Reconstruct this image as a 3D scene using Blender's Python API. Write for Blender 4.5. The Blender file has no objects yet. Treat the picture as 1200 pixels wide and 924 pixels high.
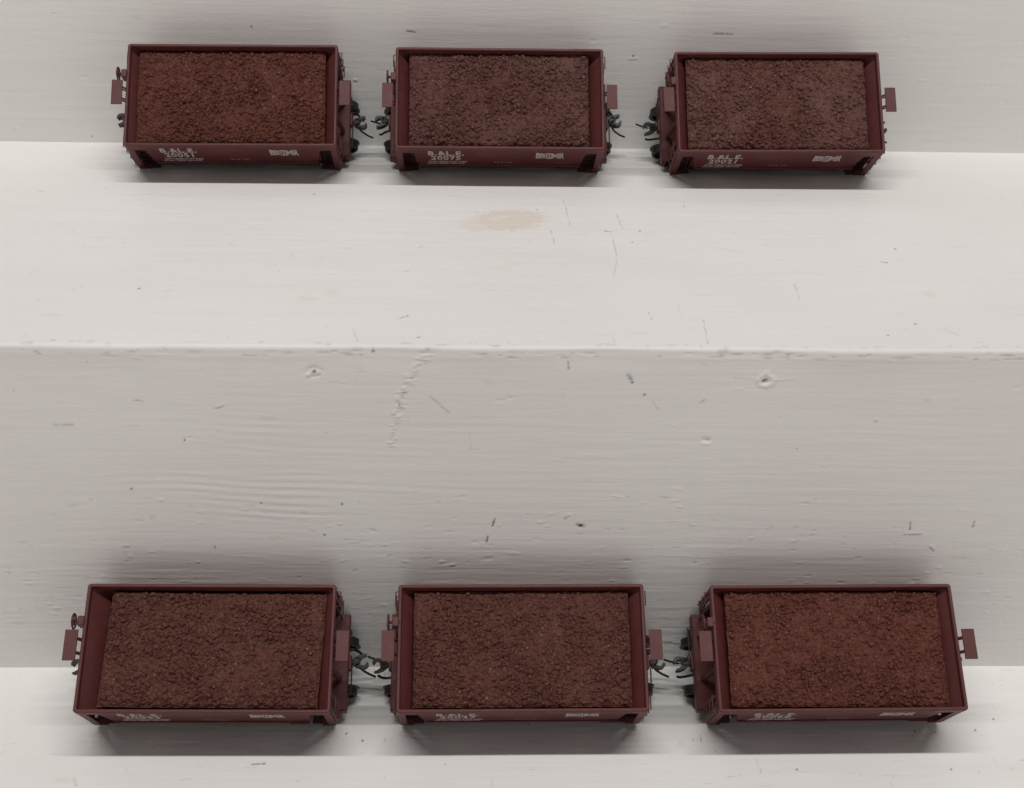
import bpy, bmesh, math, random
import numpy as np
from mathutils import Matrix, Vector

# ------------------------------------------------------------------ basics
MM = 0.001                      # everything below is measured in millimetres
scene = bpy.context.scene
COL = scene.collection
random.seed(4)

STEP_H, STEP_D = 115.23, 157.51           # rise and going of the painted stair
CAR_L, CAR_W, CAR_H = 72.0, 37.16, 32.86  # ore car over its rim


def tag(o, label=None, cat=None, group=None, kind=None):
    if label: o['label'] = label
    if cat: o['category'] = cat
    if group: o['group'] = group
    if kind: o['kind'] = kind
    return o


def link_mesh(name, verts, faces, mat, parent=None, smooth=False):
    me = bpy.data.meshes.new(name)
    me.from_pydata([(x * MM, y * MM, z * MM) for x, y, z in verts], [], faces)
    me.update()
    if smooth:
        me.polygons.foreach_set('use_smooth', [True] * len(me.polygons))
    o = bpy.data.objects.new(name, me)
    COL.objects.link(o)
    if mat: me.materials.append(mat)
    if parent: o.parent = parent
    return o


class MB:
    """collects simple solids into one mesh"""
    def __init__(self):
        self.v, self.f = [], []

    def add(self, vs, fs):
        n = len(self.v)
        self.v += [tuple(v) for v in vs]
        self.f += [tuple(i + n for i in f) for f in fs]

    def box(self, x0, x1, y0, y1, z0, z1, ch=0.0):
        if ch <= 0:
            vs = [(x, y, z) for z in (z0, z1) for y in (y0, y1) for x in (x0, x1)]
            self.add(vs, [(0, 2, 3, 1), (4, 5, 7, 6), (0, 1, 5, 4), (2, 6, 7, 3), (0, 4, 6, 2), (1, 3, 7, 5)])
            return
        def lp(i, z):
            return [(x0 + i, y0, z), (x1 - i, y0, z), (x1, y0 + i, z), (x1, y1 - i, z),
                    (x1 - i, y1, z), (x0 + i, y1, z), (x0, y1 - i, z), (x0, y0 + i, z)]
        def sh(z):
            return [(x0 + ch, y0 + ch * .99, z), (x1 - ch, y0 + ch * .99, z), (x1 - ch * .99, y0 + ch, z), (x1 - ch * .99, y1 - ch, z),
                    (x1 - ch, y1 - ch * .99, z), (x0 + ch, y1 - ch * .99, z), (x0 + ch * .99, y1 - ch, z), (x0 + ch * .99, y0 + ch, z)]
        self.loops([sh(z0), lp(ch, z0 + ch), lp(ch, z1 - ch), sh(z1)], cap=True)

    def loops(self, loops, cap=False, ring=False):
        n = len(loops[0]); vs = [p for l in loops for p in l]; fs = []
        m = len(loops)
        for a in range(m if ring else m - 1):
            b = (a + 1) % m
            for k in range(n):
                k2 = (k + 1) % n
                fs.append((a * n + k, a * n + k2, b * n + k2, b * n + k))
        if cap:
            fs.append(tuple(range(n - 1, -1, -1)))
            fs.append(tuple((m - 1) * n + k for k in range(n)))
        self.add(vs, fs)

    def prism(self, pts, a0, a1, axis):
        """polygon pts in the plane across axis, extruded a0..a1 along it"""
        def P(p, a):
            return {'x': (a, p[0], p[1]), 'y': (p[0], a, p[1]), 'z': (p[0], p[1], a)}[axis]
        self.loops([[P(p, a0) for p in pts], [P(p, a1) for p in pts]], cap=True)

    def tube(self, path, r, n=8):
        path = [Vector(p) for p in path]
        loops = []
        for i, p in enumerate(path):
            d = (path[min(i + 1, len(path) - 1)] - path[max(i - 1, 0)]).normalized()
            up = Vector((0, 0, 1)) if abs(d.z) < .9 else Vector((1, 0, 0))
            a = d.cross(up).normalized(); b = d.cross(a).normalized()
            rr = r[i] if isinstance(r, (list, tuple)) else r
            loops.append([tuple(p + a * math.cos(t) * rr + b * math.sin(t) * rr)
                          for t in [2 * math.pi * k / n for k in range(n)]])
        self.loops(loops, cap=True)

    def lathe_y(self, prof, cx, cy, cz, n=40):
        """closed profile of (offset along y, radius) spun about the y axis"""
        loops = []
        for k in range(n):
            t = 2 * math.pi * k / n
            loops.append([(cx + r * math.cos(t), cy + a, cz + r * math.sin(t)) for a, r in prof])
        self.loops(loops, ring=True)

    def build(self, name, mat, parent=None, smooth=False):
        o = link_mesh(name, self.v, self.f, mat, parent, smooth)
        bm = bmesh.new(); bm.from_mesh(o.data)
        bmesh.ops.recalc_face_normals(bm, faces=bm.faces)
        bm.to_mesh(o.data); bm.free()
        return o


# ------------------------------------------------------------------ materials
def new_mat(name):
    m = bpy.data.materials.new(name); m.use_nodes = True
    nt = m.node_tree
    for n in list(nt.nodes): nt.nodes.remove(n)
    out = nt.nodes.new('ShaderNodeOutputMaterial')
    b = nt.nodes.new('ShaderNodeBsdfPrincipled')
    nt.links.new(b.outputs['BSDF'], out.inputs['Surface'])
    return m, nt, b


def noise(nt, scale, detail=3, rough=.55, vec=None, stretch=None, lac=2.0):
    n = nt.nodes.new('ShaderNodeTexNoise')
    n.inputs['Scale'].default_value = scale
    n.inputs['Detail'].default_value = detail
    n.inputs['Roughness'].default_value = rough
    if vec is not None:
        if stretch:
            mp = nt.nodes.new('ShaderNodeMapping')
            mp.inputs['Scale'].default_value = stretch
            nt.links.new(vec, mp.inputs['Vector']); vec = mp.outputs['Vector']
        nt.links.new(vec, n.inputs['Vector'])
    return n


def ramp(nt, fac, stops):
    r = nt.nodes.new('ShaderNodeValToRGB')
    e = r.color_ramp.elements
    while len(e) < len(stops): e.new(.5)
    for el, (p, c) in zip(e, stops):
        el.position = p; el.color = (c[0], c[1], c[2], 1)
    nt.links.new(fac, r.inputs['Fac'])
    return r.outputs['Color']


def mix(nt, a, b, fac):
    m = nt.nodes.new('ShaderNodeMix'); m.data_type = 'RGBA'
    for sock, v in ((m.inputs['Factor'], fac), (m.inputs['A'], a), (m.inputs['B'], b)):
        pass
    fs, As, Bs = m.inputs[0], m.inputs[6], m.inputs[7]
    for s, v in ((fs, fac), (As, a), (Bs, b)):
        if isinstance(v, (int, float)): s.default_value = v
        elif isinstance(v, tuple): s.default_value = (*v, 1)
        else: nt.links.new(v, s)
    return m.outputs[2]


def bump(nt, b, hs, dist, strength=1.0, prev=None):
    n = nt.nodes.new('ShaderNodeBump')
    n.inputs['Distance'].default_value = dist
    n.inputs['Strength'].default_value = strength
    nt.links.new(hs, n.inputs['Height'])
    if prev is not None: nt.links.new(prev, n.inputs['Normal'])
    nt.links.new(n.outputs['Normal'], b.inputs['Normal'])
    return n.outputs['Normal']


def objvec(nt):
    return nt.nodes.new('ShaderNodeTexCoord').outputs['Object']


def white_paint():
    m, nt, b = new_mat('white_gloss_paint_on_wood')
    v = objvec(nt)
    big = noise(nt, 9, 3, .5, v, (1, 1.6, 1.6))
    base = ramp(nt, big.outputs['Fac'], [(.3, PAINT_A), (.7, PAINT_B)])
    streak = noise(nt, 60, 4, .6, v, (.12, 1, 1))
    base = mix(nt, base, PAINT_C, ramp(nt, streak.outputs['Fac'], [(.5, (0, 0, 0)), (.85, (.55, .55, .55))]))
    at = nt.nodes.new('ShaderNodeAttribute'); at.attribute_name = 'wear'
    col = mix(nt, base, at.outputs['Color'], at.outputs['Alpha'])
    nt.links.new(col, b.inputs['Base Color'])
    b.inputs['Roughness'].default_value = .5
    b.inputs['Specular IOR Level'].default_value = .35
    brush = noise(nt, 420, 4, .6, v, (.07, 1, 1))
    p = bump(nt, b, brush.outputs['Fac'], .00022, .55)
    fine = noise(nt, 1500, 2, .5, v, (.35, 1, 1))
    bump(nt, b, fine.outputs['Fac'], .00008, .4, p)
    return m


def car_paint(name, ca, cb, rough=.5):
    m, nt, b = new_mat(name)
    v = objvec(nt)
    n1 = noise(nt, 180, 4, .6, v)
    c = ramp(nt, n1.outputs['Fac'], [(.3, ca), (.72, cb)])
    n2 = noise(nt, 1400, 2, .5, v)
    c = mix(nt, c, tuple(x * 1.35 for x in cb), ramp(nt, n2.outputs['Fac'], [(.55, (0, 0, 0)), (.8, (.5, .5, .5))]))
    n3 = noise(nt, 75, 5, .7, v)
    c = mix(nt, c, (.17, .075, .06), ramp(nt, n3.outputs['Fac'], [(.52, (0, 0, 0)), (.78, (.24, .24, .24))]))
    nt.links.new(c, b.inputs['Base Color'])
    nt.links.new(ramp(nt, n3.outputs['Fac'], [(.3, (rough - .08,) * 3), (.7, (rough + .14,) * 3)]), b.inputs['Roughness'])
    b.inputs['Specular IOR Level'].default_value = .4
    bump(nt, b, n2.outputs['Fac'], .00005, .5)
    return m


def ore_material(name, A, B, C, D, E, dust=0.0):
    m, nt, b = new_mat(name)
    v = objvec(nt)
    inf = nt.nodes.new('ShaderNodeObjectInfo')
    add = nt.nodes.new('ShaderNodeVectorMath'); add.operation = 'ADD'
    mul = nt.nodes.new('ShaderNodeMath'); mul.operation = 'MULTIPLY'; mul.inputs[1].default_value = 3.0
    nt.links.new(inf.outputs['Random'], mul.inputs[0])
    nt.links.new(v, add.inputs[0]); nt.links.new(mul.outputs[0], add.inputs[1])
    v = add.outputs[0]
    n1 = noise(nt, 60, 4, .6, v)
    c = ramp(nt, n1.outputs['Fac'], [(.3, A), (.5, B), (.7, C)])
    vo = nt.nodes.new('ShaderNodeTexVoronoi'); vo.inputs['Scale'].default_value = 1500
    nt.links.new(v, vo.inputs['Vector'])
    sep = nt.nodes.new('ShaderNodeSeparateColor'); nt.links.new(vo.outputs['Color'], sep.inputs[0])
    c = mix(nt, c, D, ramp(nt, sep.outputs[0], [(.5, (0, 0, 0)), (1, (.7, .7, .7))]))
    c = mix(nt, c, E, ramp(nt, sep.outputs[1], [(.55, (0, 0, 0)), (1, (.7, .7, .7))]))
    if dust > 0:
        n2 = noise(nt, 38, 3, .6, v)
        n4 = noise(nt, 900, 2, .6, v)
        f = ramp(nt, n2.outputs['Fac'], [(.45, (0, 0, 0)), (.75, (dust, dust, dust))])
        g = ramp(nt, n4.outputs['Fac'], [(.35, (.25, .25, .25)), (.7, (1, 1, 1))])
        mu = nt.nodes.new('ShaderNodeMath'); mu.operation = 'MULTIPLY'
        nt.links.new(f, mu.inputs[0]); nt.links.new(g, mu.inputs[1])
        c = mix(nt, c, (.19, .115, .10), mu.outputs[0])
    vs_ = nt.nodes.new('ShaderNodeTexVoronoi'); vs_.inputs['Scale'].default_value = 2600
    nt.links.new(v, vs_.inputs['Vector'])
    sp_ = nt.nodes.new('ShaderNodeSeparateColor'); nt.links.new(vs_.outputs['Color'], sp_.inputs[0])
    c = mix(nt, c, (.34, .25, .20), ramp(nt, sp_.outputs[2], [(.993, (0, 0, 0)), (.999, (.7, .7, .7))]))
    nt.links.new(c, b.inputs['Base Color'])
    b.inputs['Roughness'].default_value = .72
    b.inputs['Specular IOR Level'].default_value = .28
    n3 = noise(nt, 2200, 3, .6, v)
    bump(nt, b, n3.outputs['Fac'], .0002, .7)
    return m


def plain(name, col, rough=.5, metal=0.0, var=.25):
    m, nt, b = new_mat(name)
    v = objvec(nt)
    n1 = noise(nt, 500, 3, .6, v)
    c = ramp(nt, n1.outputs['Fac'], [(.3, tuple(x * (1 - var) for x in col)), (.7, tuple(x * (1 + var) for x in col))])
    nt.links.new(c, b.inputs['Base Color'])
    b.inputs['Roughness'].default_value = rough
    b.inputs['Metallic'].default_value = metal
    return m


PAINT_A, PAINT_B, PAINT_C = (.785, .765, .745), (.835, .82, .80), (.75, .725, .70)
M_PAINT = white_paint()
M_BODY = car_paint('maroon_car_paint', (.078, .0170, .0165), (.098, .0230, .0220))
M_DARK = car_paint('dark_maroon_underframe_and_shade', (.035, .012, .012), (.05, .018, .018), .6)  # underframe colour; on side ladders and corner pockets it paints in shade
M_BLACK = plain('blackened_metal', (.010, .0095, .009), .48, .2)
M_WHEEL = plain('black_plastic_wheel', (.016, .015, .014), .5)
def worn_letters():
    m, nt, b = new_mat('worn_white_lettering')
    v = objvec(nt)
    n1 = noise(nt, 1100, 3, .65, v)
    c = ramp(nt, n1.outputs['Fac'], [(.32, (.16, .09, .08)), (.44, (.36, .31, .29)), (.7, (.45, .41, .39))])
    nt.links.new(c, b.inputs['Base Color']); b.inputs['Roughness'].default_value = .6
    return m


M_LETTER = worn_letters()
ORE_RED = ore_material('red_iron_ore', (.090, .0235, .0145), (.102, .028, .018), (.114, .035, .024), (.056, .0145, .010), (.150, .052, .034))
ORE_BROWN = ore_material('brown_iron_ore', (.084, .027, .0185), (.096, .032, .0225), (.106, .039, .029), (.056, .017, .0125), (.146, .056, .040))
ORE_DUSTY = ore_material('dusty_iron_ore', (.094, .030, .0215), (.106, .036, .027), (.117, .045, .036), (.062, .020, .015), (.158, .064, .049), .6)
ORE_GREY = ore_material('maroon_iron_ore', (.087, .0285, .0225), (.098, .034, .027), (.108, .042, .034), (.058, .019, .015), (.150, .062, .049), .36)
ORES = [ORE_RED, ORE_GREY, ORE_DUSTY, ORE_BROWN, ORE_BROWN, ORE_RED]

TUBE_W, WORLD_S, EXPOSURE = 38.0, .3, 0.0

# ------------------------------------------------------------------ painted wooden stair
def hash2(i, j, seed):
    h = (i.astype(np.int64) * 374761393 + j.astype(np.int64) * 668265263 + seed * 1442695041) & 0xFFFFFFFF
    h = ((h ^ (h >> 13)) * 1274126177) & 0xFFFFFFFF
    h = h ^ (h >> 16)
    return (h & 0xFFFFFF) / float(0xFFFFFF)


def vnoise(x, y, seed=0):
    xi, yi = np.floor(x), np.floor(y)
    fx, fy = x - xi, y - yi
    fx, fy = fx * fx * (3 - 2 * fx), fy * fy * (3 - 2 * fy)
    a, b = hash2(xi, yi, seed), hash2(xi + 1, yi, seed)
    c, d = hash2(xi, yi + 1, seed), hash2(xi + 1, yi + 1, seed)
    return (a * (1 - fx) + b * fx) * (1 - fy) + (c * (1 - fx) + d * fx) * fy - .5


def fbm(x, y, seed, octs=4, gain=.5):
    s, a = 0, 1
    for k in range(octs):
        s = s + a * vnoise(x * 2 ** k + 17.3 * k, y * 2 ** k - 9.1 * k, seed + k)
        a *= gain
    return s


def sstep(a, b, x):
    t = np.clip((x - a) / (b - a), 0, 1)
    return t * t * (3 - 2 * t)


class Board:
    """flat paint-filled board face: X along the stair, v across the board, height h and wear colour"""
    def __init__(self, X, V):
        self.X, self.V = X, V
        self.h = np.zeros((len(V), len(X)))
        self.c = np.zeros((len(V), len(X), 4))
        self.c[..., :3] = .5

    def win(self, x, v, r):
        i0, i1 = np.searchsorted(self.X, [x - r, x + r])
        j0, j1 = np.searchsorted(self.V, [v - r, v + r])
        if i1 <= i0 or j1 <= j0: return None
        gx, gv = np.meshgrid(self.X[i0:i1], self.V[j0:j1])
        return (slice(j0, j1), slice(i0, i1)), gx - x, gv - v

    def paint(self, sl, m, col):
        a = self.c[sl][..., 3]
        na = np.maximum(a, m)
        w = (m >= a)[..., None]
        self.c[sl][..., :3] = np.where(w & (m > .02)[..., None], np.array(col), self.c[sl][..., :3])
        self.c[sl][..., 3] = na

    def blob(self, x, v, rx, rv, depth=0, col=None, alpha=1, ang=0, soft=.6):
        w = self.win(x, v, max(rx, rv) * 2.2 + .6)
        if w is None: return
        sl, dx, dv = w
        ca, sa = math.cos(ang), math.sin(ang)
        u, t = dx * ca + dv * sa, -dx * sa + dv * ca
        wob = 1 + .5 * vnoise(dx * 1.3 + x * 7.7, dv * 1.3 + v * 3.1, 5)
        d = np.sqrt((u / rx) ** 2 + (t / rv) ** 2) * wob
        m = 1 - sstep(1 - soft, 1 + soft * .4, d)
        self.h[sl] += depth * m
        if col is not None: self.paint(sl, m * alpha, col)

    def line(self, pts, w, depth, col, alpha=1):
        for (x0, v0), (x1, v1) in zip(pts, pts[1:]):
            L = math.hypot(x1 - x0, v1 - v0); cx, cv = (x0 + x1) / 2, (v0 + v1) / 2
            r = self.win(cx, cv, L / 2 + w * 3)
            if r is None: continue
            sl, dx, dv = r
            ux, uv = (x1 - x0) / max(L, 1e-6), (v1 - v0) / max(L, 1e-6)
            u = dx * ux + dv * uv; t = -dx * uv + dv * ux
            t = t + .5 * w * vnoise(u * .7 + x0, u * 0 + v0, 9)
            m = (1 - sstep(w * .35, w * 1.1, np.abs(t))) * (1 - sstep(L / 2 - w * .5, L / 2 + w, np.abs(u)))
            m = m * np.clip(.75 + 1.1 * vnoise(u * 1.7 + v0, u * 0 + x0, 3), 0, 1)
            self.h[sl] += depth * m
            self.paint(sl, m * alpha, col)


DARK = (.05, .045, .04); GREY = (.25, .23, .21); BROWN = (.42, .30, .20); TAN = (.62, .49, .38); CREAM = (.80, .76, .68); WHITE = (.8, .79, .77)
MARKS = [
    ('TU', 'stain', [(5.2, 87.7), (18.6, 90.9), (5.7, 99.3)]),
    ('TU', 'scr', [(37.0, 80.0), (39.4, 79.4)]),
    ('TU', 'thin', [(39.0, 77.3), (39.4, 67.2), (39.1, 57.6), (36.9, 45.2)]),
    ('TU', 'thin', [(91.4, 41.5), (91.0, 31.0)]),
    ('TU', 'scr', [(122.2, 58.0), (124.4, 57.4)]),
    ('TU', 'thin', [(71.5, 67.9), (80.3, 63.6)]),
    ('TU', 'thin', [(60.1, 17.3), (59.2, 2.4)]),
    ('TU', 'thin', [(54.3, 29.8), (54.3, 19.9)]),
    ('TU', 'spot', [(-60.1, 108.9)]),
    ('TU', 'scr', [(-153.5, 109.4), (-152.1, 109.5)]),
    ('TU', 'thin', [(-39.2, 10.1), (-37.4, 2.5)]),
    ('TU', 'scr', [(-26.9, 16.5), (-24.3, 18.6)]),
    ('TU', 'scr', [(-21.2, 5.3), (-20.5, 5.8)]),
    ('TU', 'thin', [(-27.4, 48.1), (-25.0, 48.2)]),
    ('TU', 'thin', [(25.4, 105.9), (26.1, 84.6)]),
    ('TU', 'thin', [(19.7, 80.3), (20.3, 69.4)]),
    ('TU', 'thin', [(-23.3, 65.2), (-21.5, 67.2)]),
    ('TU', 'thin', [(-138.3, 44.1), (-136.8, 46.0)]),
    ('TU', 'thin', [(33.5, 8.1), (33.4, 1.6)]),
    ('TU', 'thin', [(42.3, 95.1), (43.3, 82.2)]),
    ('TU', 'spot', [(66.2, 101.7)]),
    ('TU', 'spot', [(129.5, 67.9)]),
    ('TU', 'spot', [(-103.7, 34.9)]),
    ('TU', 'thin', [(-83.3, 67.8), (-80.7, 66.5)]),
    ('TU', 'spot', [(45.3, 71.3)]),
    ('TU', 'spot', [(48.7, 80.3)]),
    ('TU', 'thin', [(44.9, 22.5), (45.3, 17.1)]),
    ('TU', 'spot', [(121.0, 15.7)]),
    ('TU', 'thin', [(128.2, 13.1), (131.3, 9.0)]),
    ('TU', 'spot', [(111.2, 8.7)]),
    ('TU', 'dent', [(-48.1, 46.5), (-45.8, 49.0)]),
    ('TU', 'ylw', [(130.5, 35.2)]),
    ('TU', 'ylw', [(-55.2, 29.0)]),
    ('TU', 'ylw', [(-46.9, 33.1)]),
    ('RL', 'nail1', [(-49.5, 107.2)]),
    ('RL', 'nail2', [(75.9, 105.3)]),
    ('RL', 'trail', [(-19.6, 112.2), (-23.3, 104.9), (-25.8, 98.0), (-27.8, 91.0), (-29.0, 82.4)]),
    ('RL', 'blue', [(37.8, 105.9), (38.9, 104.0)]),
    ('RL', 'dark', [(25.4, 55.6), (27.5, 54.7)]),
    ('RL', 'brn', [(-17.7, 99.5), (-12.4, 94.2)]),
    ('RL', 'scr', [(1.1, 57.7), (0.3, 54.9)]),
    ('RL', 'scr', [(-0.9, 51.2), (-1.4, 49.0)]),
    ('RL', 'scr', [(125.2, 56.8), (125.5, 54.0)]),
    ('RL', 'scr', [(144.5, 57.2), (144.4, 55.0)]),
    ('RL', 'spot', [(-33.1, 113.7)]),
    ('RL', 'spot', [(-43.7, 62.8)]),
    ('RL', 'spot', [(-87.2, 84.7)]),
    ('RL', 'spot', [(-104.1, 68.0)]),
    ('RL', 'brs', [(-100.2, 97.8), (-97.3, 97.3)]),
    ('RL', 'brs', [(-123.3, 89.6), (-117.6, 89.7)]),
    ('RL', 'spot', [(-26.3, 96.6)]),
    ('RL', 'scr', [(20.3, 110.9), (20.8, 108.5)]),
    ('RL', 'brn', [(58.1, 98.0), (59.5, 99.1)]),
    ('RL', 'spot', [(-67.2, 63.0)]),
    ('RL', 'spot', [(-49.4, 51.7)]),
    ('RL', 'spot', [(-82.0, 46.9)]),
    ('RL', 'white', [(-12.6, 40.6), (-10.8, 40.6)]),
    ('RL', 'white', [(108.7, 92.6), (109.7, 92.4)]),
    ('RL', 'dent', [(61.2, 85.5), (62.1, 86.6)]),
    ('RL', 'white', [(124.1, 52.7), (129.3, 52.8)]),
    ('RL', 'white', [(-77.6, 95.8), (-75.2, 96.6)]),
    ('RL', 'spot', [(42.3, 100.4)]),
    ('RL', 'thin', [(44.6, 98.5), (46.8, 95.1)]),
    ('RL', 'white', [(132.8, 48.0), (134.4, 46.4)]),
    ('RU', 'spot', [(-146.7, 117.6)]),
    ('RU', 'scr', [(-29.9, 158.2), (-26.2, 157.9)]),
    ('RU', 'scr', [(80.6, 158.9), (88.1, 158.7)]),
    ('RU', 'spot', [(52.2, 150.4)]),
    ('RU', 'white', [(50.7, 149.4), (53.5, 149.5)]),
    ('RU', 'white', [(-49.2, 140.2), (-47.9, 139.9)]),
    ('RU', 'thin', [(-154.9, 163.0), (-150.4, 163.1)]),
    ('RU', 'spot', [(-84.8, 158.9)]),
    ('TL', 'spot', [(154.0, -23.7)]),
    ('TL', 'spot', [(146.9, -28.3)]),
    ('TL', 'spot', [(134.4, -29.0)]),
    ('TL', 'spot', [(128.3, -28.6)]),
    ('TL', 'thin', [(-114.5, -31.5), (-113.3, -34.2)]),
    ('TL', 'scr', [(-69.0, -41.1), (-65.1, -40.8)]),
    ('TL', 'brn', [(-118.7, -46.1), (-116.9, -49.3)]),
    ('TL', 'thin', [(78.2, -39.8), (78.5, -44.8)]),
    ('TL', 'spot', [(89.2, -43.9)]),
    ('TL', 'spot', [(134.6, -44.1)]),
    ('TL', 'spot', [(-42.7, -29.0)]),
    ('TL', 'spot', [(-37.7, -31.8)]),
    ('TL', 'thin', [(-112.4, 4.9), (-110.3, -1.1)]),
    ('TL', 'thin', [(62.9, -29.4), (62.9, -32.9)]),
]


def apply_mark(b, kind, p):
    x, v = p[0]
    if kind == 'stain':
        b.blob(6.2, 88.5, 12.6, 9.0, .01, (.72, .62, .52), .62, math.radians(14), .2)
        b.blob(-5, 84, 6.5, 5.5, .01, (.745, .665, .58), .40, math.radians(18), .3)
        b.blob(3, 90, 6, 1.6, .04, (.78, .735, .68), .75, math.radians(25), .6)
        for k in range(7):
            b.blob(6 + random.uniform(-12, 12), 95 + random.uniform(-4, 4), .3, .7, -.03, GREY, .6)
    elif kind == 'scr': b.line(p if len(p) > 1 else [p[0], p[0]], .38, -.08, (.10, .09, .085), .9)
    elif kind == 'thin': b.line(p, .21, -.05, (.33, .31, .29), .65)
    elif kind == 'brn': b.line(p, .4, -.03, BROWN, .55)
    elif kind == 'brs': b.line(p, .4, -.04, (.45, .38, .32), .6); b.line([(q[0], q[1] - .6) for q in p], .3, .05, WHITE, .4)
    elif kind == 'spot': b.blob(x, v, .42, .5, -.06, (.14, .125, .115), .85)
    elif kind == 'dark': b.line(p, .8, -.2, (.05, .045, .04), 1); b.blob(x - 3.5, v + 2.2, .7, .4, -.1, GREY, .6)
    elif kind == 'white': b.line(p, .42, .16, WHITE, .8); b.line([(q[0], q[1] - .7) for q in p], .3, -.1, GREY, .4)
    elif kind == 'ylw': b.blob(x, v, 2.2, 2.6, 0, (.74, .66, .50), .35)
    elif kind == 'dent': b.blob(x, v, 1.6, 1.2, -.22); b.blob(x, v - 1.2, 1.4, .5, .12); b.blob(x + .4, v, .4, .3, 0, GREY, .6)
    elif kind == 'blue': b.line([(x - .6, v + 1.1), (x + .5, v - .9)], .75, -.1, (.22, .34, .36), .8); b.blob(x + .8, v - 1.6, .6, .5, -.12, DARK, .9)
    elif kind == 'nail1':
        b.blob(x, v, 2.3, 1.9, -.35); b.blob(x, v, 1.4, 1.1, .5, CREAM, .5); b.blob(x + .1, v + .1, .75, .7, -.3, (.30, .16, .08), .9)
        b.blob(x - 1.5, v - .9, .9, .6, .3, CREAM, .5, .4); b.blob(x + 1.5, v - .2, .5, .9, .3, (.7, .62, .5), .5)
    elif kind == 'nail2':
        b.blob(x, v, 2.6, 2.4, .45); b.blob(x, v, 1.75, 1.6, -.75); b.blob(x - .1, v - .1, 1.0, .5, -.1, (.16, .14, .13), .85, .45)
        b.line([(x - 9, v + .6), (x - 2.4, v)], .28, -.06, GREY, .25); b.line([(x + 2.4, v + .1), (x + 8, v + .6)], .28, .10, WHITE, .5)
    elif kind == 'trail':
        for i in range(len(p) - 1):
            for k in range(9):
                t = k / 9 + random.uniform(-.03, .03)
                px, pv = p[i][0] + (p[i + 1][0] - p[i][0]) * t, p[i][1] + (p[i + 1][1] - p[i][1]) * t
                wd = random.uniform(1.2, 2.6) * (1 - .15 * i)
                b.blob(px + random.uniform(-.9, .9), pv, wd, .35, random.uniform(.10, .22), None, 1, random.uniform(-.1, .3))
                b.blob(px + random.uniform(-.9, .9), pv - .55, wd * .5, .25, -.1, GREY, 0 if random.random() < .8 else .6)
    return


def axis(pieces):
    out = []
    for a, b, d in pieces:
        out.append(np.arange(a, b - 1e-6, (b - a) / max(1, round((b - a) / d))))
    out.append(np.array([pieces[-1][1]]))
    return np.concatenate(out)


def riser_relief(b, seed):
    gx, gv = np.meshgrid(b.X, b.V)
    # broad brush and wood grain running along the board
    k = .4 if len(b.V) < 250 else .42
    k = k * (.35 + .65 * sstep(-.25, .25, fbm(gx * .012 + 5, gv * .03, seed + 31, 3, .6)))
    b.h += k * .11 * fbm(gx * .012, gv * .16, seed, 4, .6)
    b.h += k * .075 * fbm(gx * .03, gv * .75, seed + 11, 3, .6)
    if len(b.V) < 250: return
    # raised cathedral grain left of the middle
    w = np.exp(-((gx + 58) / 42) ** 2) * np.exp(-((gv - 70) / 22) ** 2)
    ph = gv - .045 * gx - 4 * np.exp(-((gx + 95) / 26) ** 2) + .05 * (gx + 72) - .0016 * (gx + 60) ** 2 * 0 + 1.4 * vnoise(gx * .04, gv * .1, seed + 3)
    ph = ph + 2.2 * vnoise(gx * .02 + 3, gv * .07, seed + 41)
    amp = np.clip(.5 + 2.2 * fbm(gx * .03, gv * .22, seed + 5, 3, .6), 0, 1.4)
    b.h += .042 * w * amp * np.sin(ph * 2 * math.pi / 2.6)
    # rougher, torn grain low down
    low = 1 - sstep(28, 68, gv)
    g = fbm(gx * .07, gv * .95, seed + 21, 3, .6)
    b.h += low * sstep(-.3, .3, fbm(gx * .02 + 9, gv * .06, seed + 61, 3, .6)) * (.13 * np.maximum(g - .12, 0) - .16 * np.maximum(-g - .16, 0))


def tread_relief(b, seed):
    gx, gv = np.meshgrid(b.X, b.V)
    b.h += .11 * fbm(gx * .02, gv * .12, seed, 4, .55)
    b.h += .055 * fbm(gx * .05, gv * .6, seed + 7, 3, .6)


def scatter(b, rnd, n, x0, x1, v0, v1, dirt):
    for k in range(n):
        x, v = rnd.uniform(x0, x1), rnd.uniform(v0, v1)
        t = rnd.random()
        if t < .35: b.blob(x, v, rnd.uniform(.15, .38), rnd.uniform(.2, .45), -.05, (.16, .145, .13), rnd.uniform(.3, .9) * dirt)
        elif t < .6: b.line([(x, v), (x + rnd.uniform(1, 5), v + rnd.uniform(-.7, .7))], .22, -.06, (.33, .30, .28), rnd.uniform(.3, .8) * dirt)
        elif t < .72: b.line([(x, v), (x + rnd.uniform(-.8, .8), v - rnd.uniform(1.5, 6))], .17, -.05, (.3, .28, .26), rnd.uniform(.3, .7) * dirt)
        elif t < .88: b.blob(x, v, rnd.uniform(.8, 2.6), rnd.uniform(.3, .7), rnd.choice((-.10, .09)), None, 1, rnd.uniform(-.15, .15))
        else: b.blob(x, v, rnd.uniform(1.0, 3.5), rnd.uniform(.5, 1.4), 0, (.62, .53, .43), rnd.uniform(.08, .25))


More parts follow.
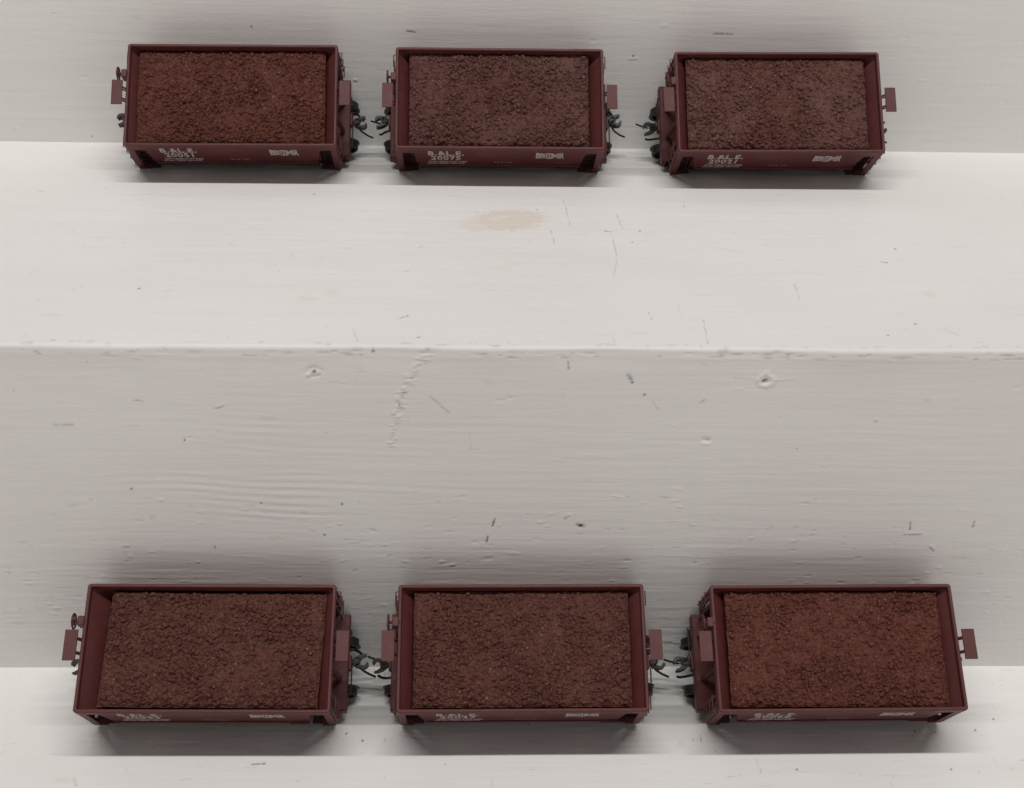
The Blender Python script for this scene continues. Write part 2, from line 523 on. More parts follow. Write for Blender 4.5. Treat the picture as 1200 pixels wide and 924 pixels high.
def stair_step(level, riser_fine, tread_fine, seed, label):
    """one step: riser from below up to z=0 (local), rounded nosing, tread running back"""
    rnd = random.Random(seed)
    X = axis([(-900, -240, 20), (-240, -186, 1.2), (-186, 207, .40), (207, 260, 1.2), (260, 900, 20)])
    R = 1.1
    VR = axis([(-20, riser_fine[0], 4 if riser_fine[0] > -10 else 2)] * (riser_fine[0] > -19) + [(max(riser_fine[0], -20), riser_fine[1], .38)]
              + ([(riser_fine[1], STEP_H - R, 4)] if riser_fine[1] < STEP_H - R - .5 else []))
    VT = axis(([(R, tread_fine[0], 4)] if tread_fine[0] > R + .5 else []) + [(max(R, tread_fine[0]), tread_fine[1], .42)]
              + ([(tread_fine[1], STEP_D + 20, 6)] if tread_fine[1] < STEP_D + 19 else []))
    br, bt = Board(X, VR), Board(X, VT)
    riser_relief(br, seed); tread_relief(bt, seed + 50)
    for surf, kind, pts in MARKS:
        if surf == {1: 'RL', 2: 'RU'}.get(level): apply_mark(br, kind, [(a, c - (0 if level == 1 else STEP_H)) for a, c in pts])
        if surf == {0: 'TL', 1: 'TU'}.get(level): apply_mark(bt, kind, [(a, c + (STEP_D if level == 0 else 0)) for a, c in pts])
    if level > 0:
        scatter(br, rnd, 210 if level == 1 else 60, -185, 205, 0, riser_fine[1], .4)
        if level == 1:
            for k in range(420):                              # chipped, dented paint low on the board
                x, v = rnd.uniform(-150, 170), 8 + 58 * rnd.random() ** 1.3
                L = rnd.uniform(.4, 2.6)
                if rnd.random() < .5: br.line([(x, v), (x + L, v + rnd.uniform(-.3, .3))], .34, rnd.uniform(.05, .17), WHITE, rnd.uniform(0, .8))
                else: br.line([(x, v), (x + L, v + rnd.uniform(-.3, .3))], .32, -rnd.uniform(.04, .14), (.42, .39, .36), rnd.uniform(.0, .5))
    if level == 0: scatter(bt, rnd, 260, -160, 180, STEP_D - 60, STEP_D, .65)
    if level == 1:
        scatter(bt, rnd, 380, -185, 205, 2, 150, .45)
        for k in range(80):                                   # knocks along the nosing
            x = rnd.uniform(-140, 150)
            bt.blob(x, 1.1 + rnd.random() * 1.6, rnd.uniform(.3, 1.6), rnd.uniform(.3, .9), -rnd.uniform(.05, .2), GREY, rnd.uniform(.0, .5) ** 1.5)
            br.blob(rnd.uniform(-140, 150), STEP_H - R - rnd.random() * 2.2, rnd.uniform(.4, 2.6), rnd.uniform(.2, .45), -rnd.uniform(.04, .14), (.4, .36, .33), rnd.uniform(.0, .6))
        gx, gv = np.meshgrid(br.X, br.V)                      # thick bead of paint just under the nosing
        bead = STEP_H - 3.0 - .9 * vnoise(gx * .05, gx * 0, 3)
        br.h += .06 * np.exp(-((gv - bead) / .8) ** 2) * (.5 + sstep(-160, -60, gx) * .6)
    # nosing arc joins the two faces
    A = np.linspace(0, math.pi / 2, 8)[1:-1]
    nz = len(A)
    hr, ht = br.h[-1], bt.h[0]
    wav = .55 * fbm(X * .03, X * 0 + seed, seed + 70, 3, .5)
    rows_y, rows_z, rows_c = [], [], []
    for j, v in enumerate(VR):
        edge = sstep(STEP_H - 9, STEP_H - R, v)
        rows_y.append(-br.h[j] + wav * edge); rows_z.append(np.full(len(X), v)); rows_c.append(br.c[j])
    for k, a in enumerate(A):
        t = (k + 1) / (nz + 1)
        e = hr * (1 - t) + ht * t
        rows_y.append(R - (R + e) * math.cos(a) + wav * (1 - t)); rows_z.append(STEP_H - R + (R + e) * math.sin(a))
        rows_c.append(br.c[-1] * (1 - t) + bt.c[0] * t)
    for j, v in enumerate(VT):
        rows_y.append(np.full(len(X), v)); rows_z.append(STEP_H + bt.h[j]); rows_c.append(bt.c[j])
    n, m = len(X), len(rows_y)
    co = np.empty((m, n, 3))
    co[..., 0] = X; co[..., 1] = np.array(rows_y); co[..., 2] = np.array(rows_z)
    co[..., 1] += (level - 1) * STEP_D; co[..., 2] += (level - 1) * STEP_H
    col = np.array(rows_c).reshape(-1, 4).astype(np.float32)
    co = (co * MM).reshape(-1, 3).astype(np.float32)
    i = np.arange(n - 1)[None, :] + np.arange(m - 1)[:, None] * n
    q = np.stack([i, i + 1, i + n + 1, i + n], -1).reshape(-1, 4).astype(np.int32)
    me = bpy.data.meshes.new('painted_stair_step')
    me.vertices.add(len(co)); me.vertices.foreach_set('co', co.ravel())
    me.loops.add(q.size); me.loops.foreach_set('vertex_index', q.ravel())
    me.polygons.add(len(q))
    me.polygons.foreach_set('loop_start', np.arange(0, q.size, 4, dtype=np.int32))
    me.polygons.foreach_set('use_smooth', np.ones(len(q), dtype=bool))
    me.update(calc_edges=True)
    at = me.attributes.new('wear', 'FLOAT_COLOR', 'POINT')
    at.data.foreach_set('color', col.ravel())
    me.materials.append(M_PAINT)
    o = bpy.data.objects.new('painted_stair_step', me); COL.objects.link(o)
    tag(o, label, 'stair step', kind='structure')
    return o


stair_step(0, (-20, -19), (STEP_D - 62, STEP_D + 4), 31, 'bottom step of the white painted wooden stair, only its flat tread in view')
stair_step(1, (-4, STEP_H - 1.1), (1.1, STEP_D + 4), 32, 'middle step of the white painted wooden stair, with nail dents in its front face')
stair_step(2, (-4, 64), (20, 21), 33, 'top step of the white painted wooden stair, only its upright face in view')

# ------------------------------------------------------------------ ore car
HX, HY, ZT = CAR_L / 2, CAR_W / 2, CAR_H


def rrect(hx, hy, z, r, k=4):
    out = []
    for cx, cy, a0 in ((hx - r, -hy + r, -90), (hx - r, hy - r, 0), (-hx + r, hy - r, 90), (-hx + r, -hy + r, 180)):
        for i in range(k + 1):
            a = math.radians(a0 + 90 * i / k)
            out.append((cx + r * math.cos(a), cy + r * math.sin(a), z))
    return out


def text_mesh(body, size, cx, z, parent, name, spacing=1.0, sy=1.0, bow=0.0, offset=.02):
    cu = bpy.data.curves.new('lettering', 'FONT')
    cu.body = body; cu.size = 1; cu.align_x = 'CENTER'; cu.align_y = 'CENTER'
    cu.space_character = spacing; cu.offset = offset; cu.resolution_u = 3
    tmp = bpy.data.objects.new('lettering', cu); COL.objects.link(tmp)
    dg = bpy.context.evaluated_depsgraph_get(); dg.update()
    me = bpy.data.meshes.new_from_object(tmp.evaluated_get(dg))
    bpy.data.objects.remove(tmp)
    xs = [v.co.x for v in me.vertices]; half = max(abs(min(xs)), max(xs))
    vs, fs = [], [tuple(p.vertices) for p in me.polygons]
    for v in me.vertices:
        k = 1 + bow * abs(v.co.x) / half
        vs.append((cx + v.co.x * size, -(HY - SHEET_IN) - .06, z + v.co.y * size * sy * k))
    n = len(vs)
    vs2 = vs + [(x, y + .08, zz) for x, y, zz in vs]
    edges = {}
    for f in fs:
        for a, b in zip(f, f[1:] + f[:1]):
            edges[(a, b)] = 1
    fs2 = list(fs) + [tuple(i + n for i in reversed(f)) for f in fs]
    for (a, b) in edges:
        if (b, a) not in edges: fs2.append((b, a, a + n, b + n))
    return vs2, fs2


SHEET_IN = .25


def make_body(car):
    b = MB()
    # rolled rim
    prof = [(0, ZT - 2.0, 1.0), (0, ZT - .45, 1.0), (.14, ZT - .12, 1.0), (.35, ZT, .9), (.82, ZT, .6), (1.02, ZT - .15, .4), (1.1, ZT - .5, .3), (1.14, ZT - 2.0, .3)]
    b.loops([rrect(HX - i, HY - i, z, r) for i, z, r in prof], ring=True)
    # hopper: inner skin then outer skin, ends slope steeply inwards
    inn = [(HX - 1.16, HY - 1.16, ZT - 1.6), (HX - 1.75, HY - 1.3, ZT - 2.2), (22, HY - 1.6, ZT - 15), (11, 8, 8.5)]
    outn = [(10.4, 7.5, 7.6), (21.2, HY - 1.05, ZT - 15.4), (HX - 2.3, HY - .75, ZT - 3.4), (HX - 1.0, HY - .7, ZT - 1.9)]
    b.loops([rrect(x, y, z, .3, 1) for x, y, z in inn + outn], ring=True)
    # end bands under the rim
    for s in (-1, 1):
        x0, x1 = sorted((s * (HX - .3), s * (HX - .9)))
        b.box(x0, x1, -HY + .35, HY - .35, ZT - 4.2, ZT - 1.9)
    o = b.build('body', M_BODY, car)
    # side sheets, one each side, cut back at the corners
    for s in (-1, 1):
        m = MB()
        pts = [(-HX + .3, ZT - 1.9), (-HX + .3, ZT - 4.6), (-29.8, ZT - 5.0), (-28.2, ZT - 15.6), (28.2, ZT - 15.6), (29.8, ZT - 5.0), (HX - .3, ZT - 4.6), (HX - .3, ZT - 1.9)]
        a0, a1 = sorted((s * (HY - SHEET_IN), s * (HY - SHEET_IN - .7)))
        m.prism(pts, a0, a1, 'y')
        m.box(-28.0, 28.0, *sorted((s * (HY - SHEET_IN - .05), s * (HY + .25))), ZT - 16.1, ZT - 15.4, .12)   # bottom angle
        m.box(23.0 if s < 0 else -28.6, 28.6 if s < 0 else -23.0, *sorted((s * (HY - .3), s * (HY + .6))), ZT - 15.3, ZT - 14.8)
        for x in (-29, 29):                                                       # gussets behind the cut corners
            m.box(x - .3, x + .3, *sorted((s * (HY - .9), s * (HY - 5.5))), ZT - 15.5, ZT - 6)
        m.build('side_sheet', M_BODY, car)
    return o


def make_ends(car):
    for s in (-1, 1):
        m = MB()
        xs = lambda a, c: sorted((s * a, s * c))
        m.box(*xs(HX + .9, HX + 2.7), -14.6, 14.6, 9.0, 12.6, .2)                  # end sill
        m.box(*xs(HX - 3.5, HX + 2.4), -14.2, 14.2, 12.62, 13.2)                   # platform plate
        m.box(*xs(HX - 5, HX + 1), -2.6, 2.6, 8.0, 12)
        m.box(*xs(HX + 2.7, HX + 3.5), -2.2, 2.2, 8.6, 12.2, .15)                  # striker
        o = m.build('end_sill', M_BODY, car)
        for y in (-5.2, 5.2):                                                      # end posts
            p = MB()
            p.loops([[(s * (HX - 1.2 + dx), y + dy, ZT - 3.9) for dx, dy in ((-.6, -.6), (.6, -.6), (.6, .6), (-.6, .6))],
                     [(s * (HX + .5 + dx), y + dy, 12.9) for dx, dy in ((-.6, -.7), (.6, -.7), (.6, .7), (-.6, .7))]], cap=True)
            p.build('end_post', M_BODY, car)
        for t in (-1, 1):                                                          # angle-iron corner posts
            p = MB()
            ys = lambda a, c: sorted((t * a, t * c))
            p.box(*xs(HX - .35, HX - 2.5), *ys(HY - .3, HY - .75), 10.6, ZT - 1.95)
            p.box(*xs(HX - .3, HX - .75), *ys(HY - .7, HY - 2.9), 11.6, ZT - 1.95)
            p.prism([(s * (HX - .4), 11.7), (s * (HX - 4.4), 9.8), (s * (HX - 4.4), 8.9), (s * (HX - .4), 8.9)], *ys(HY - .35, HY - 2.2), 'y')
            p.build('corner_post', M_BODY, car)
            p = MB()                                                               # closed pocket behind the ladder, dark colour standing in for recess shade
            p.prism([(s * 35.2, 8.6), (s * 35.2, ZT - 4.6), (s * 33.2, ZT - 4.9), (s * 28.4, ZT - 9.4), (s * 28.4, 8.6)], *ys(HY - 3.6, HY - 4.4), 'y')
            p.box(*xs(HX - 1.0, HX - 7.4), *ys(HY - .9, HY - 3.7), 8.6, 9.5)
            p.build('corner_pocket', M_DARK, car)
            l = MB()                                                               # side ladder, shade under the rim put into its dark colour
            for x in (HX - 2.6, HX - 5.6):
                l.tube([(s * x, t * (HY - 2.4), ZT - 7.0), (s * x, t * (HY - 2.4), 9.6)], .2, 6)
            for z in (ZT - 7.4, ZT - 11.2, ZT - 15, ZT - 18.8, 10):
                l.tube([(s * (HX - 2.6), t * (HY - 2.4), z), (s * (HX - 5.6), t * (HY - 2.4), z)], .15, 6)
            l.build('side_ladder', M_DARK, car)
            l = MB()                                                               # end ladder
            for y in (HY - 1.1, HY - 5.6):
                l.tube([(s * (HX - .2), t * y, ZT - 4.6), (s * (HX + .3), t * y, 12.8)], .22, 6)
            for z in (ZT - 4.2, ZT - 9.2, ZT - 14.6):
                l.tube([(s * (HX - .3), t * (HY - 1.1), z), (s * (HX + .9), t * (HY - 1.2), z), (s * (HX + .9), t * (HY - 5.5), z), (s * (HX - .3), t * (HY - 5.6), z)], .2, 6)
            l.build('end_ladder', M_BODY, car)
        # little railed standing step high on the end
        p = MB()
        p.box(*xs(HX + .75, HX + 4.4), -4.1, 4.7, ZT + .7, ZT + 1.25, .08)
        for y in (-1.6, 2.4):
            p.tube([(s * (HX - .3), y, ZT - 1.6), (s * (HX + .5), y, ZT - .6), (s * (HX + 1.3), y, ZT + .75)], .35, 6)
            p.tube([(s * (HX - .2), y, ZT - 4.0), (s * (HX + 3.2), y, ZT + .75)], .28, 6)
        p.build('brake_step', M_BODY, car)
    # hand brake at the left end
    w = MB()
    cx, cy, cz = -(HX + 2.7), 7.4, ZT - .2
    ring = [(cx, cy + 2.15 * math.cos(a), cz + 2.15 * math.sin(a)) for a in [2 * math.pi * k / 20 for k in range(21)]]
    w.tube(ring, .28, 6)
    for k in range(5):
        a = 2 * math.pi * k / 5 + .3
        w.tube([(cx, cy, cz), (cx, cy + 2.15 * math.cos(a), cz + 2.15 * math.sin(a))], .2, 6)
    w.tube([(cx - .3, cy, cz), (-(HX - .6), cy, cz)], .45, 8)
    w.build('brake_wheel', M_BODY, car)
    w = MB()
    w.box(-(HX + 1.6), -(HX - .3), 6.1, 8.9, ZT - 3.6, ZT + .6, .2)
    w.tube([(-(HX + .7), 7.4, ZT - 3.4), (-(HX + 1.2), 7.4, 12)], .3, 6)
    w.build('brake_housing', M_BODY, car)


def make_coupler(car, s):
    c = MB()
    z = 9.4
    c.box(*sorted((s * (HX + 1), s * (HX + 4.4))), -.8, .8, z - 1.0, z + 1.0, .15)
    P = lambda pts: [(s * (HX + 4.0 + .92 * x), s * .86 * y) for x, y in pts]
    c.prism(P([(0, -.9), (.7, -1.7), (1.5, -1.9), (2.0, -1.2), (2.0, .2), (2.4, 1.2), (3.3, 1.9), (4.3, 2.3), (4.2, 2.9), (3.0, 2.8), (1.4, 2.2), (.3, 1.3), (0, .8)]), z - 1.25, z + 1.25, 'z')
    o = c.build('coupler', M_BLACK, car)
    k = MB()
    k.prism(P([(1.5, -1.9), (2.9, -2.4), (4.2, -2.1), (4.9, -1.2), (4.9, -.3), (4.3, .1), (4.1, -.5), (3.6, -1.1), (2.7, -1.2), (2.05, -.9)]), z - 1.15, z + 1.15, 'z')
    k.prism(P([(2.2 + .55 * math.cos(a), -1.55 + .55 * math.sin(a)) for a in [i * math.pi / 4 for i in range(8)]]), z - 1.5, z + 1.6, 'z')
    k.build('knuckle', M_BLACK, o)
    t = MB()
    t.tube([(s * (HX + 5.2), -.6 * s, z - .8), (s * (HX + 5.4), -.8 * s, z - 2.6), (s * (HX + 6.4), -1.4 * s, z - 4.4), (s * (HX + 8.4), -2.4 * s, z - 5.5), (s * (HX + 10.4), -3.2 * s, z - 5.8)], .36, 8)
    t.build('trip_pin', M_BLACK, o)
    hz = MB()
    hz.tube([(s * (HX + 2.2), 3.6 * s, z + .6), (s * (HX + 3.8), 3.9 * s, z + .5), (s * (HX + 5.2), 3.7 * s, z - 1.2), (s * (HX + 6.2), 3.2 * s, z - 3.6), (s * (HX + 6.9), 2.7 * s, z - 4.6)], .42, 8)
    hz.build('air_hose', M_BLACK, o)
    lv = MB()
    lv.tube([(s * (HX + 2.6), -10.5 * s, 12.2), (s * (HX + 3.6), -10.3 * s, 12.3), (s * (HX + 3.7), -2.2 * s, 12.2), (s * (HX + 4.6), -.9 * s, 11.8), (s * (HX + 5.6), -.3 * s, 11.0)], .22, 6)
    lv.build('uncoupling_lever', M_DARK, o)
    sp = MB()
    pts = [(s * (HX + 5.0 + 1.1 * math.cos(a)), .3 + 1.1 * math.sin(a), z + 1.35 + .02 * i) for i, a in enumerate([.5 * k for k in range(16)])]
    sp.tube(pts, .2, 6)
    sp.build('spring', M_BLACK, o)


def make_truck(car, s):
    cx = s * 26.6
    t = MB()
    for y in (-1, 1):
        pts = [(cx - 12, 3.4), (cx - 11.6, 6.0), (cx - 7.6, 6.6), (cx - 4.0, 8.4), (cx + 4.0, 8.4), (cx + 7.6, 6.6), (cx + 11.6, 6.0), (cx + 12, 3.4), (cx + 7.2, 3.2), (cx + 4, 1.9), (cx - 4, 1.9), (cx - 7.2, 3.2)]
        t.prism(pts, *sorted((y * 10.2, y * 11.6)), 'y')
        for dx in (-9.6, 9.6):
            t.box(cx + dx - 1.3, cx + dx + 1.3, *sorted((y * 11.5, y * 12.4)), 3.4, 6.2, .2)
        for dx in (-1.6, 0, 1.6):
            t.lathe_y([(y * 9.6, 0), (y * 9.6, .001)], cx, 0, 0, 3) if False else None
            t.tube([(cx + dx, y * 11.8, 3.0), (cx + dx, y * 11.8, 7.4)], .65, 8)
    t.box(cx - 2.2, cx + 2.2, -10.3, 10.3, 5.4, 8.2, .2)
    o = t.build('truck', M_DARK, car)
    for dx in (-9.6, 9.6):
        a = MB()
        a.tube([(cx + dx, -9.9, 4.8), (cx + dx, 9.9, 4.8)], .75, 10)
        a.build('axle', M_WHEEL, o)
        for y in (-1, 1):
            w = MB()
            prof = [(y * 8.7, 2.0), (y * 8.7, 4.6), (y * 8.55, 4.8), (y * 6.7, 4.85), (y * 6.45, 5.3), (y * 6.1, 5.35), (y * 5.95, 5.0), (y * 5.95, 4.0),
                    (y * 6.9, 3.7), (y * 7.1, 1.6), (y * 6.3, 1.4), (y * 6.3, .5), (y * 8.6, .5), (y * 8.6, 1.5), (y * 7.9, 1.7), (y * 7.9, 3.6), (y * 8.5, 3.8)]
            # keep only the outer ring and web, closed profile
            prof = [(y * 5.95, 5.0), (y * 6.1, 5.35), (y * 6.45, 5.3), (y * 6.7, 4.85), (y * 8.55, 4.8), (y * 8.7, 4.6), (y * 8.7, 3.9),
                    (y * 8.0, 3.6), (y * 7.8, 1.7), (y * 8.5, 1.4), (y * 8.5, .6), (y * 6.1, .6), (y * 6.1, 1.4), (y * 6.9, 1.7), (y * 6.9, 3.6), (y * 5.95, 4.0)]
            w.lathe_y(prof, cx + dx, 0, 4.8, 36)
            w.build('wheel', M_WHEEL, o, smooth=False)


def make_underframe(car):
    m = MB()
    m.box(-HX + 1, HX - 1, -2.4, 2.4, 7.9, 11.6)
    for x in (-26.6, 26.6):
        m.box(x - 2.5, x + 2.5, -15.5, 15.5, 8.6, 11.2, .2)
    m.prism([(-9, 4.0), (9, 4.0), (14, 9.0), (-14, 9.0)], -7.5, 7.5, 'y')           # drop doors
    for y in (-1, 1):
        m.box(-28, 28, *sorted((y * 14.2, y * 16.2)), 9.2, 11.4, .15)                 # side sill, set in
        for x in (-20, -10, 0, 10, 20):
            m.prism([(y * (HY - 1.2), ZT - 15), (y * 15.2, 11.4), (y * 13, 11.4), (y * (HY - 4), ZT - 15)], x - .4, x + .4, 'x')
    m.tube([(-18, -9.5, 8), (-9, -9.5, 8)], 2.0, 12)                                  # brake cylinder
    m.build('underframe', M_DARK, car)


def letter_side(car, number):
    m = MB()
    zt = ZT - 5.0
    v, f = text_mesh('B.&L.E.', 3.7, -18.6, zt - .2, car, 'x', 1.18, 1.35, 0, .035); m.add(v, f)
    v, f = text_mesh(number, 3.7, -18.6, zt - 4.5, car, 'x', 1.16, 1.35, 0, .035); m.add(v, f)
    v, f = text_mesh('CAPY 140000\nLD LMT 156200', 1.25, -21.4, zt - 8.6, car, 'x', .9, 1.25, 0, .03); m.add(v, f)
    v, f = text_mesh('LT WT 40800\nNEW 8-52', 1.25, -14.6, zt - 8.6, car, 'x', .9, 1.25, 0, .03); m.add(v, f)
    o = link_mesh('reporting_mark', m.v, m.f, M_LETTER, car)
    m = MB()
    v, f = text_mesh('BLT 8  7-52', 1.0, 1.3, ZT - 13.1, car, 'x', 1.25, 1, 0, .0); m.add(v, f)
    link_mesh('built_date', m.v, m.f, M_LETTER, car)
    m = MB()
    cx, z = 17.3, ZT - 6.8
    for t, dx, k in (('B', -4.15, 1.2), ('E', -2.95, 1.05), ('S', -1.85, .9), ('M', 1.95, .9), ('E', 3.1, 1.05), ('R', 4.2, 1.2)):
        v, f = text_mesh(t, 2.35, cx + dx, z, car, 'x', 1, 2.3 * k, 0, .05); m.add(v, f)
    y0, y1 = -(HY - SHEET_IN) - .055, -(HY - SHEET_IN) + .02
    for x0, x1, z0, z1 in ((-1.25, 1.1, 1.7, 2.5), (-1.25, 1.1, -2.5, -1.7), (-1.2, -.75, -1.7, 1.7), (.6, 1.05, -1.7, 1.7), (-.35, .2, -1.7, 1.7)):
        m.box(cx + x0, cx + x1, y0, y1, z + z0, z + z1)
    link_mesh('emblem', m.v, m.f, M_LETTER, car)


def new_root(name):
    o = bpy.data.objects.new(name, None); COL.objects.link(o)
    o.empty_display_size = .01
    return o


car0 = new_root('ore_car')
make_body(car0); make_ends(car0)
for s in (-1, 1):
    make_coupler(car0, s); make_truck(car0, s)
make_underframe(car0)


def copy_tree(o, parent=None):
    c = o.copy(); COL.objects.link(c)
    if parent: c.parent = parent
    for ch in list(o.children): copy_tree(ch, c)
    return c


# ------------------------------------------------------------------ ore loads
def worley(x, y, cell, seed):
    gx, gy = np.floor(x / cell), np.floor(y / cell)
    best = np.full(x.shape, 9e9); sec = best.copy(); hid = np.zeros(x.shape); tx = np.zeros(x.shape); ty = np.zeros(x.shape); ox = np.zeros(x.shape); oy = np.zeros(x.shape)
    for dx in (-1, 0, 1):
        for dy in (-1, 0, 1):
            cx, cy = gx + dx, gy + dy
            px = (cx + .1 + .8 * hash2(cx, cy, seed)) * cell; py = (cy + .1 + .8 * hash2(cx, cy, seed + 1)) * cell
            d = np.hypot(x - px, y - py)
            new = d < best
            sec = np.where(new, best, np.minimum(sec, d))
            best = np.where(new, d, best)
            hid = np.where(new, hash2(cx, cy, seed + 2), hid)
            tx = np.where(new, hash2(cx, cy, seed + 3) - .5, tx); ty = np.where(new, hash2(cx, cy, seed + 4) - .5, ty)
            ox = np.where(new, x - px, ox); oy = np.where(new, y - py, oy)
    return hid, (sec - best) / cell, tx * ox + ty * oy, best


def ico():
    bm = bmesh.new(); bmesh.ops.create_icosphere(bm, subdivisions=1, radius=1)
    bm.verts.ensure_lookup_table()
    v = np.array([tuple(a.co) for a in bm.verts]); f = [tuple(a.index for a in p.verts) for p in bm.faces]
    bm.free(); return v, f


ICO = ico()


def ore_load(seed, hx, hy, zt, rough, ore_mat, shear=0.0, mound=.2):
    nx, ny = int(2 * hx / .2), int(2 * hy / .2)
    xs, ys = np.linspace(-hx, hx, nx), np.linspace(-hy, hy, ny)
    x, y = np.meshgrid(xs, ys)
    wx = x + .35 * vnoise(x * 1.1, y * 1.1, seed) ; wy = y + .35 * vnoise(x * 1.1, y * 1.1, seed + 9)
    msk = sstep(-.18, .22, fbm(x * .13, y * .13, seed + 2, 3, .6) + rough)
    h = .5 * fbm(x * .06, y * .08, seed + 4, 3, .5)
    for cell, amp, k, thr in ((1.9, .50, 20, .62), (1.15, .42, 30, .45), (.7, .26, 40, .25)):
        hid, ed, tl, dist = worley(wx, wy, cell, seed * 13 + k)
        pres = sstep(thr, thr + .12, hid)
        dome = np.clip(1.15 - (dist / (.62 * cell)) ** 2, 0, 1) ** .6
        st = pres * dome * (.45 + .55 * hid + 1.5 * tl / cell)
        h = h + amp * st * (.62 + .38 * msk)
    h = h + mound * (1 - (x / hx) ** 2) * (1 - (y / hy) ** 2) - .13 * msk * sstep(.1, .3, fbm(x * .9, y * .9, seed + 16, 2, .6))
    h = h + .10 * fbm(x * 1.5, y * 1.5, seed + 6, 3, .6)
    ex = np.minimum(hx - np.abs(x), hy - np.abs(y))
    h = h - .5 * (1 - sstep(0, 1.1, ex + .6 * vnoise(x * .8, y * .8, seed + 8)))
    # ragged outline
    jx = 1 - .006 * (1 + vnoise(y * .9, y * 0 + seed, 2)) * (np.abs(x) / hx) ** 12
    jy = 1 - .010 * (1 + vnoise(x * .9, x * 0 + seed, 3)) * (np.abs(y) / hy) ** 12
    x, y = x * jx, y * jy
    co = np.stack([x + shear * y, y, zt + h - .35], -1).reshape(-1, 3)
    i = np.arange(nx - 1)[None, :] + np.arange(ny - 1)[:, None] * nx
    q = np.stack([i, i + 1, i + nx + 1, i + nx], -1).reshape(-1, 4)
    # skirt and base so that the casting is a solid slab
    ring = list(range(nx)) + [nx - 1 + nx * j for j in range(1, ny)] + [nx * (ny - 1) + k for k in range(nx - 2, -1, -1)] + [nx * j for j in range(ny - 2, 0, -1)]
    base = co[ring].copy(); base[:, 2] = zt - 2.6; base[:, 0] *= .985
    n0 = len(co)
    co = np.concatenate([co, base])
    m = len(ring)
    faces = [tuple(f) for f in q] + [(ring[k], n0 + k, n0 + (k + 1) % m, ring[(k + 1) % m]) for k in range(m)] + [tuple(range(n0 + m - 1, n0 - 1, -1))]
    # loose pebbles pressed into the surface
    rng = np.random.RandomState(seed)
    allv, allf = [co], []
    n1 = len(co)
    ico_v, ico_f = ICO
    H = h
    for q_ in range(1900):
        px, py = rng.uniform(-hx + .8, hx - .8), rng.uniform(-hy + .7, hy - .7)
        jx_, jy_ = int((px + hx) / (2 * hx) * (nx - 1)), int((py + hy) / (2 * hy) * (ny - 1))
        if msk[jy_, jx_] < rng.rand() * .8 - .25: continue
        r = .22 + .52 * rng.rand() ** 2.0
        sc = np.array([rng.uniform(.75, 1.35), rng.uniform(.75, 1.35), rng.uniform(.6, 1.0)]) * r
        A, _ = np.linalg.qr(rng.normal(size=(3, 3)))
        v_ = (ico_v * (1 + rng.uniform(-.16, .16, (len(ico_v), 1)))) @ A * sc
        v_ = v_ + np.array([px + shear * py, py, zt - .35 + H[jy_, jx_] + .34 * r])
        allv.append(v_)
        allf += [(a + n1, b + n1, c + n1) for a, b, c in ico_f]
        n1 += len(ico_v)
    co = np.concatenate(allv)
    faces = faces + allf
    o = link_mesh('ore_load', co.tolist(), faces, ore_mat, None)
    sm = np.zeros(len(faces), dtype=bool)
    o.data.polygons.foreach_set('use_smooth', sm)
    return o


# row: tilt, contact span; cars lean back into the corner of each step
ROWS = {'up': (.8467, 19.31, STEP_D, STEP_H), 'low': (.6414, 17.44, 0.0, 0.0)}
CARS = [  # row, x, turn, number, load (dx, dy, turn, half length, half width, roughness), labels
    ('up', -88.44, .00833, '20051', (-.4, 0, .004, 32.2, 17.0, .0),
     'maroon ore car at the left end of the upper step, clear white lettering', 'rusty red ore filling the left car on the upper step, smoother at its far left'),
    ('up', 3.37, .00425, '20075', (-.2, .2, 0, 31.2, 17.0, .05),
     'maroon ore car in the middle of the upper step, between two other ore cars', 'brown ore filling the middle car on the upper step, straight above the tan stain'),
    ('up', 100.28, .01236, '20021', (-.4, .2, -.004, 31.6, 16.9, .0),
     'maroon ore car at the right end of the upper step, its left end framework showing', 'greyish brown ore with a pale dusty patch in the right car on the upper step'),
    ('low', -81.25, -.00406, '20043', (1.4, -.05, -.004, 31.3, 16.75, .06),
     'maroon ore car at the left end of the lower step, its load sitting askew', 'brown slab of ore sitting askew in the left car on the lower step'),
    ('low', 8.94, .00432, '20037', (.1, .1, 0, 31.6, 17.0, .04),
     'maroon ore car in the middle of the lower step, coupled to cars on both sides', 'brown lumpy ore filling the middle car on the lower step'),
    ('low', 100.59, .00759, '20068', (.2, .1, -.006, 31.9, 17.0, -.02),
     'maroon ore car at the right end of the lower step, black wheels showing', 'reddish fine grained ore filling the right car on the lower step'),
]
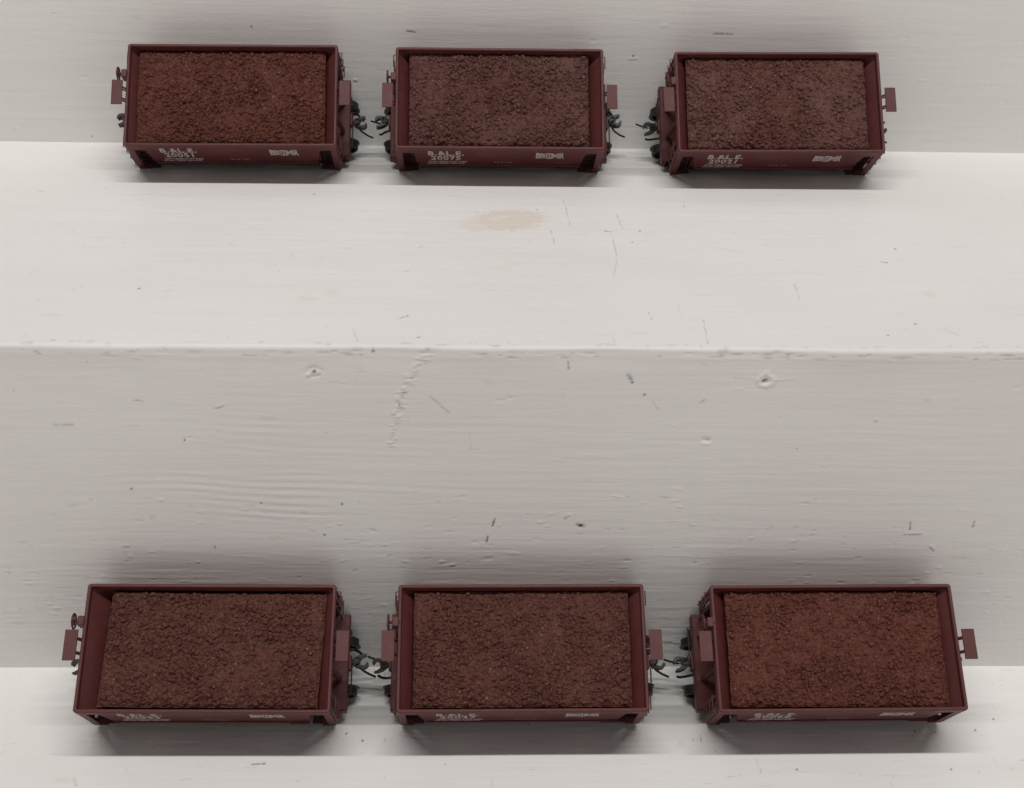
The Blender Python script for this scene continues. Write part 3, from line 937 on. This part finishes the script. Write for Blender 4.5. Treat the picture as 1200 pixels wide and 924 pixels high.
for k, (row, x, turn, number, ld, lab, lab2) in enumerate(CARS):
    tau, g, y0, z0 = ROWS[row]
    car = car0 if k == 0 else copy_tree(car0)
    base = Vector((x, y0 - g * math.cos(tau) / 2, z0 + g * math.sin(tau) / 2))
    ex = Vector((1, 0, 0)); ey = Vector((0, math.cos(tau), math.sin(tau))); ez = Vector((0, -math.sin(tau), math.cos(tau)))
    ex2 = ex * math.cos(turn) + ey * math.sin(turn); ey2 = -ex * math.sin(turn) + ey * math.cos(turn)
    M = Matrix((ex2, ey2, ez)).transposed().to_4x4()
    M.translation = base * MM
    car.matrix_world = M
    tag(car, lab, 'model train car', 'maroon ore cars in two trains on the stair')
    rnd = random.Random(50 + k)
    for c in car.children:                                     # every coupler hangs a little differently
        if c.name.startswith('coupler'):
            c.rotation_euler = (rnd.uniform(-.12, .12), 0, rnd.uniform(-.02, .02))
    L = ore_load(7 + 5 * k, ld[3], ld[4], ZT - 2.3, ld[5], ORES[k], .034 if number == '20043' else 0.0, .9 if row == 'up' else .25)
    L.matrix_world = M @ Matrix.Translation((ld[0] * MM, ld[1] * MM, 0)) @ Matrix.Rotation(ld[2], 4, 'Z')
    tag(L, lab2, 'ore load', 'ore loads in the cars')
for k, o in enumerate([o for o in list(COL.objects) if o.get('category') == 'model train car']):
    letter_side(o, CARS[k][3])


# ------------------------------------------------------------------ camera
def camera():
    cam = bpy.data.cameras.new('camera'); o = bpy.data.objects.new('camera', cam); COL.objects.link(o)
    yaw, pitch, roll = .0384051, .5310277, .0249532
    f = Vector((math.sin(yaw) * math.cos(pitch), math.cos(yaw) * math.cos(pitch), -math.sin(pitch)))
    r = Vector((math.cos(yaw), -math.sin(yaw), 0)); u = r.cross(f)
    r2 = r * math.cos(roll) + u * math.sin(roll); u2 = -r * math.sin(roll) + u * math.cos(roll)
    M = Matrix((r2, u2, -f)).transposed().to_4x4()
    M.translation = Vector((-7.188, -322.037, 289.703)) * MM
    o.matrix_world = M
    cam.sensor_width = 36; cam.lens = 36 * 1568.3 / 1200
    cam.clip_start = .01; cam.clip_end = 50
    scene.camera = o


camera()

# ------------------------------------------------------------------ light: a ceiling tube running along the stair, and the pale room around it
la = bpy.data.lights.new('ceiling_tube', 'AREA'); la.shape = 'RECTANGLE'
la.size, la.size_y = 2.4, .07
la.energy = TUBE_W; la.color = (1.0, .98, .955)
lo = bpy.data.objects.new('ceiling_tube', la); COL.objects.link(lo)
lo.location = (.0, -.43, 2.3)
d = Vector((0, .06, .05)) - lo.location
lo.rotation_euler = d.to_track_quat('-Z', 'Y').to_euler()

w = bpy.data.worlds.new('World'); scene.world = w; w.use_nodes = True
nt = w.node_tree
bg = nt.nodes['Background']
tc = nt.nodes.new('ShaderNodeTexCoord'); sp = nt.nodes.new('ShaderNodeSeparateXYZ')
nt.links.new(tc.outputs['Generated'], sp.inputs[0])
mr = nt.nodes.new('ShaderNodeMapRange'); mr.inputs['From Min'].default_value = -1; mr.inputs['From Max'].default_value = 1
nt.links.new(sp.outputs['Z'], mr.inputs['Value'])
cr = ramp(nt, mr.outputs['Result'], [(.0, (2.6, 2.40, 2.31)), (.42, (2.6, 2.40, 2.31)), (.54, (1.25, 1.15, 1.12)), (1, (.4, .4, .4))])
nt.links.new(cr, bg.inputs['Color'])
bg.inputs['Strength'].default_value = WORLD_S

vs = scene.view_settings
scene.display_settings.display_device = 'sRGB'
vs.view_transform = 'Standard'; vs.look = 'None'; vs.gamma = 1.0; vs.use_curve_mapping = False
vs.exposure = EXPOSURE
